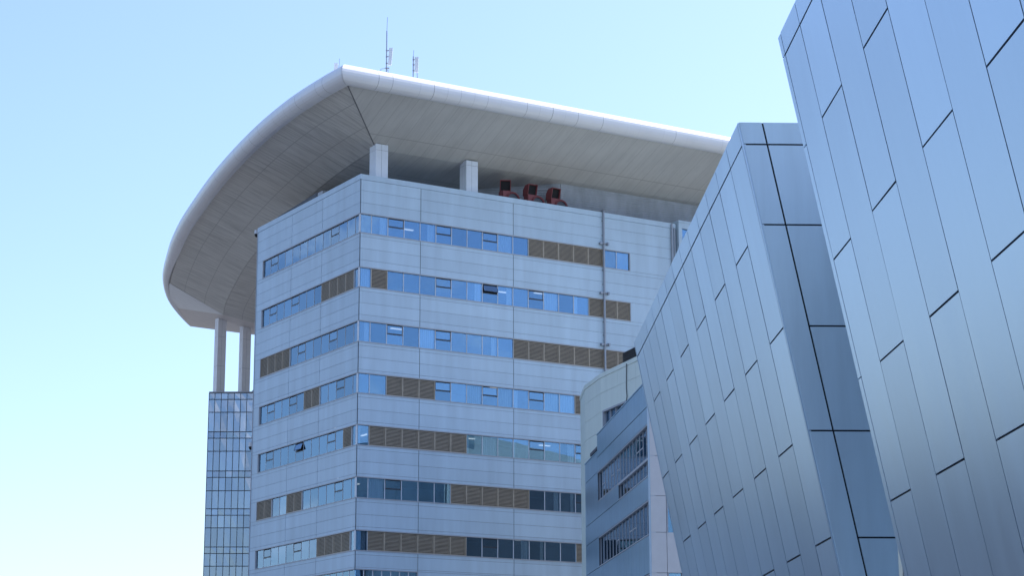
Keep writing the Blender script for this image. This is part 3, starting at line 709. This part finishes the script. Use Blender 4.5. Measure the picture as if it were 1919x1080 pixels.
# further building, with the end face in shade
fb = thing('metal_building', 'further leaning aluminium clad building with a dark grooved end face', 'metal building', SW(15, 0, -21.7), 'leaning aluminium clad buildings')
XR = 4.42
body(fb, 0.02, 35.3, XR)
bf = [.14, 2.78, 5.52, 8.25, 10.98, 13.7, 16.43, 19.16, 21.9, 24.62, 27.35, 30.07, 32.8, 35.3]
alu_wall(fb, bf, -.73, [-6.73, -13.33, -19.95], [-3.4, -10.05, -16.7], -21.6, gv=.03, g_=.038)
m = MB()
m.box(SW, .0, .10, -.06, .05, -21.6, 0); m.build('edge_trim', M['alu'], fb); m = MB(); m.box(SW, 35.34, 35.42, -.3, .06, -21.6, 0); m.build('edge_trim', M['alu'], fb)
EF = Frame(P, RW, -FW, DD)                                             # end face: u right, v towards the camera, w up the lean
m = MB(); g_ = .028; tj = [0, -.74, -3.42, -6.72, -10.05, -13.36, -16.66, -21.6]
def endrow(u0, u1r, js):
    for t1, t0 in zip(js, js[1:]):
        # right limit is a vertical plane, so it slides along u as the face leans
        def ulim(t): return (XR + .185 * t) if u1r is None else u1r
        a0, a1 = t0 + (g_ if t0 > -21 else 0), t1 - (g_ if t1 < 0 else 0)
        m.hexa([EF(u0, -.02, a0), EF((XR + .185 * a0 + 0) if u1r is None else u1r, -.02, a0), EF((XR + .185 * a0) if u1r is None else u1r, .05, a0), EF(u0, .05, a0),
                EF(u0, -.02, a1), EF((XR + .185 * a1) if u1r is None else u1r, -.02, a1), EF((XR + .185 * a1) if u1r is None else u1r, .05, a1), EF(u0, .05, a1)])
endrow(.0, .74 - g_, [0, -.74, -3.42, -10.05, -16.66, -21.6]); endrow(.74 + g_, None, tj)
m.build('end_panel', M['alu2'], fb)
# recessed link wall between the two
lk = thing('link_wall', 'pale recessed metal wall in the slot between the two leaning buildings', 'link wall', P + RW * 5 + FW * -4 + Vector((0, 0, -21.7)))
LF = Frame(P + RW * (XR + .22) + Vector((0, 0, -21.7)), FW, -RW, (0, 0, 1)); m = MB()
m.box(LF, -8.1, -.10, -3, 0, 0, 20); 
for k in range(3): m.box(LF, -8.1 + k * 2.65, -8.1 + k * 2.65 + 2.6, .003, .04, .05, 19.9)
m.build('cladding', M['alu2'], lk)

# ---------------------------------------------------------------- low blue-grey building behind the far metal wall
AM = R(-5.8); FM = Vector((math.sin(AM), math.cos(AM), 0)); RM = Vector((math.cos(AM), -math.sin(AM), 0)); PM = Vector((7.692, 114, 0))
LB = Frame(PM, FM, -RM, (0, 0, 1)); PB = Frame(PM, RM, -FM, (0, 0, 1))
bb = thing('low_building', 'lower blue grey metal clad building with long ribbon windows', 'building', PM)
m = MB()
def seg(s0, s1, z0, z1, seam=.92):
    m.box(LB, s0, s1, -.3, 0, z0, z1, 1); n = max(1, round((s1 - s0) / seam))
    for k in range(n):
        m.box(LB, s0 + (s1 - s0) * k / n + .008, s0 + (s1 - s0) * (k + 1) / n - .008, .002, .03, z0 + .01, z1 - .01, 0, jit=.004)
seg(.35, 20.4, 21.28, 22.75); seg(.35, 20.4, 20.3, 21.25); seg(20.42, 26.3, 20.3, 21.62)
seg(20.35, 26.3, 17.3, 20.28); seg(11.45, 20.33, 17.3, 18.3); seg(.35, 26.3, 16.0, 17.28)
seg(20.15, 26.3, 14.02, 15.98); seg(.35, 26.3, 11.9, 14.0); seg(20.15, 26.3, 9.9, 11.88); seg(.35, 26.3, 0, 9.88)
m.box(LB, .02, 26.3, -9, -.32, 22.2, 22.4, 1); m.box(LB, 26.0, 26.3, -9, -.3, 0, 21.6, 1)
m.box(LB, .3, 20.4, -.4, .06, 22.752, 22.83); m.box(LB, 20.42, 26.4, -.4, .06, 21.622, 21.7)
m.build('wall', [M['bluem'], M['joint']], bb)
def lowin(s0, s1, z0, z1, n, lab='window'):
    w_ = MB(); w_.box(LB, s0, s1, -.14, -.13, z0, z1); o = w_.build('window', M['glass'], bb)
    f = MB()
    for k in range(n + 1): f.box(LB, s0 + (s1 - s0) * k / n - .03, s0 + (s1 - s0) * k / n + .03, -.18, -.1, z0, z1)
    f.box(LB, s0, s1, -.2, .035, z1 - .01, z1 + .06); f.box(LB, s0, s1, -.2, .035, z0 - .06, z0 + .01)
    f.build('frame', M['trim'], o)
    for k in random.sample(range(n), 3):
        q = MB(); a = s0 + (s1 - s0) * k / n; q.box(LB, a, a + (s1 - s0) / n, -.17, -.11, z0 + .9, z0 + .97); q.build('transom', M['trim'], o)
lowin(11.45, 20.3, 18.36, 20.22, 7); lowin(.38, 11.4, 18.36, 20.22, 9); lowin(.38, 11.4, 17.36, 18.24, 9); lowin(.38, 20.1, 14.08, 15.92, 15); lowin(.38, 20.1, 9.96, 11.8, 15)
m = MB()
for z in (20.1, 15.8, 11.7, 7.6): m.box(LB, .4, 25.8, -8, -.35, z + .25, z + 1.6)
m.box(LB, .5, 25.8, -8, -5, 0, 21); m.build('interior', M['inside'], bb)
m = MB(); zz = [22.75, 20.5, 18.42, 16.16, 14.12, 11.87, 9.6, 7.4, 5.2, 3, .1]
for z1, z0 in zip(zz, zz[1:]):
    m.box(PB, .02, .88, -.3, .03, z0 + .012, z1 - .012)
    if not (abs(z1 - 16.16) < .01 or abs(z1 - 11.87) < .01):
        m.box(PB, .905, 3.2, -.3, .03, z0 + .012, z1 - .012); m.box(PB, 3.22, 9, -.3, .03, z0 + .012, z1 - .012)
m.build('end_wall', M['pink'], bb)
m = MB(); m.box(PB, 0, 9, -.34, -.28, 0, 22.6); m.build('end_wall_joint', M['joint'], bb)
for z1, z0 in ((16.16, 14.12), (11.87, 9.6)):
    m = MB(); m.box(PB, .95, 9, -.2, -.18, z0, z1); o = m.build('window', M['glass'], bb)
    f = MB(); f.box(PB, .905, .98, -.2, .02, z0, z1)
    for k in range(6): f.box(PB, 1.7 + k * 1.3, 1.76 + k * 1.3, -.17, -.02, z0, z1)
    f.build('frame', M['trim'], o)
m = MB(); m.box(LB, .0, .33, -.3, .05, 0, 22.75); m.build('corner_trim', M['white'], bb)

# ---------------------------------------------------------------- cream faceted building between
cb_ = thing('cream_building', 'cream panelled faceted building between the office block and the low blue building', 'building', (6.1, 139, 0))
SC = .94; ZT = 1.7 + 27.75 * SC
pl = [SC * v_ for v_ in (Vector((11.5, 133.4)), Vector((8.706, 141.56)), Vector((6.49, 148.0)), Vector((5.53, 152.67)), Vector((5.36, 157.18)), Vector((5.34, 157.6)))]
m = MB(); base = pl + [Vector((16, 160)), Vector((18, 134))]
def off_(p, d): return Vector((p.x + d * .95, p.y + d * .3))
fr_ = [off_(p, .25) for p in pl] + [Vector((pl[-1].x + 2.2, pl[-1].y)), Vector((pl[0].x + 4.5, pl[0].y + 1))]
m.prism([Vector((*p, 0)) for p in fr_], [Vector((*p, ZT - .2)) for p in fr_], 0)
m.prism([Vector((*p, 0)) for p in ((7.4, 148.0), (29, 149.5), (30, 128), (12.5, 125))], [Vector((*p, 27.2)) for p in ((7.4, 148.0), (29, 149.5), (30, 128), (12.5, 125))], 0)
NF = Frame((7.4, 148, 0), Vector((21.6, 1.5, 0)).normalized(), Vector((-1.5, 21.6, 0)).normalized(), (0, 0, 1))
m.box(NF, 2.5, 21.6, -3.5, -.02, 27.21, 28.5)
ng = MB(); ng.box(NF, .5, 21, .01, .06, 3, 25.9); ng.build('dark_rear_sheet', M['dframe'], cb_)  # unseen dark sheet, added so the lower office windows mirror something dark
def fac(i, z0, z1, u0=None, u1=None):
    a, b = pl[i], pl[i + 1]; d = Vector((*(b - a), 0)); L = d.length; d.normalize(); v = Vector((-d.y, d.x, 0)); v = v if v.x < 0 else -v
    return Frame((a.x, a.y, 0), d, v, (0, 0, 1)), L
for i in range(5):
    F, L = fac(i, 0, 0); zz = [ZT - .3] + [1.7 + (q - 1.7) * SC for q in (28.0, 26.6, 25.2, 23.8, 22.4, 21, 19.6, 18, 16.5, 15, 13, 10)] + [0]
    wu = (-1, 2.2) if i == 1 else None
    n = max(1, round(L / 3.4)); us = [L * k / n for k in range(n + 1)]
    for z1, z0 in zip(zz, zz[1:]):
        for a, b in zip(us, us[1:]):
            if i == 1:
                win = z1 <= 25.12 and z0 >= 22.46
                if win:
                    if b <= 5.85: continue
                    a = max(a, 5.85)
            m.box(F, a + .012, b - .012, -.3, .03, z0 + .008, z1 - .008)
    m.box(F, -.02, L + .02, -.35, .07, ZT - .3, ZT, 0)
m.build('wall', [M['cream'], M['joint']], cb_)
F, L = fac(1, 0, 0)
m = MB(); m.box(F, 0, 5.8, -.12, -.1, 22.5, 25.06); o = m.build('window', M['glass'], cb_)
m = MB(); m.box(F, -.0, 5.9, -.15, .1, 25.02, 25.14); m.box(F, 5.75, 5.9, -.15, .1, 22.46, 25.02)
for k in range(1, 6): m.box(F, 5.75 - k * 1.03, 5.81 - k * 1.03, -.14, .0, 22.46, 25.02)
m.build('frame', M['trim'], o)
m = MB(); m.tube([F(1.4, .1, 27.6), F(1.45, .1, 26.9), F(1.52, .09, 26.0), F(1.4, .1, 25.4), F(1.64, .12, 24.6), F(1.4, .12, 24.0)], .03, 6); m.build('cable', M['dframe'], cb_)
ru = thing('rooftop_unit', 'dark boxy unit on the roof edge of the cream building', 'rooftop unit', (8.1, 136.5, ZT)); F, L = fac(1, 0, 0)
m = MB(); m.box(F, .5, 3.4, -1.6, -.45, ZT - .2, ZT + .95); m.build('casing', M['dgrey'], ru)
m = MB()
for k in range(6): m.box(F, .6, 3.3, -.44, -.4, ZT + .1 + k * .14, ZT + .17 + k * .14)
m.build('grille', M['black'], ru)

# ---------------------------------------------------------------- block opposite (beyond the right edge), seen mirrored in the windows
ob = thing('opposite_block', 'beige office block beyond the right edge, seen mirrored in the lower windows', 'building', (92, 118, 0))
OA = R(-48); OF = Frame((84, 116, 0), (math.cos(OA), -math.sin(OA), 0), (-math.sin(OA), -math.cos(OA), 0), (0, 0, 1))
m = MB(); m.box(OF, -45, 45, -16, 0, 0, 32.5)
a5 = R(8); OG = Frame((80, 118, 0), (math.cos(a5), -math.sin(a5), 0), (math.sin(a5), math.cos(a5), 0), (0, 0, 1)); m.box(OG, -12, 14, -9, 4, 32.5, 35.4); m.box(OG, -26, -13, -20, -8, 32.5, 34.4)
m.build('wall', M['beige'], ob)
m = MB()
for z in (6, 10, 14, 18, 22, 26, 30): m.box(OF, -43, 43, .01, .06, z, z + 2)
m.build('window', M['dframe'], ob)

# ---------------------------------------------------------------- low town west of the street, mirrored in the aluminium walls
M['brick'] = mat('dark_facade', (.13, .115, .105), .8, var=.15)
def low_block(x, y, w_, d, h, rot, label):
    t = thing('town_house', label, 'building', (x, y, 0), 'town houses west of the street'); a = R(rot)
    F = Frame((x, y, 0), (math.cos(a), math.sin(a), 0), (math.sin(a), -math.cos(a), 0), (0, 0, 1))
    m = MB(); m.box(F, 0, w_, -d, 0, 0, h); m.box(F, -.15, w_ + .15, -d - .15, .15, h + .002, h + .4); m.build('wall', M['brick'], t)
    k = 0
    for z in range(int(h // 3.2)):
        for i in range(int(w_ // 3)):
            m = MB(); m.box(F, .8 + i * 3, 2.2 + i * 3, .002, .05, 1 + z * 3.2, 2.5 + z * 3.2); m.build('window', M['dframe'], t)
low_block(-46, 146, 20, 12, 12.2, 4, 'dark low town house closest to the office block on the west side of the street')
low_block(-76, 160, 24, 12, 14.0, 10, 'dark wide town house further west beyond the left edge')
low_block(-52, 196, 17, 12, 15.2, -6, 'dark tall town house in front of the glass tower')
low_block(-72, 112, 26, 12, 10, 22, 'dark long town house nearest on the west side of the street')
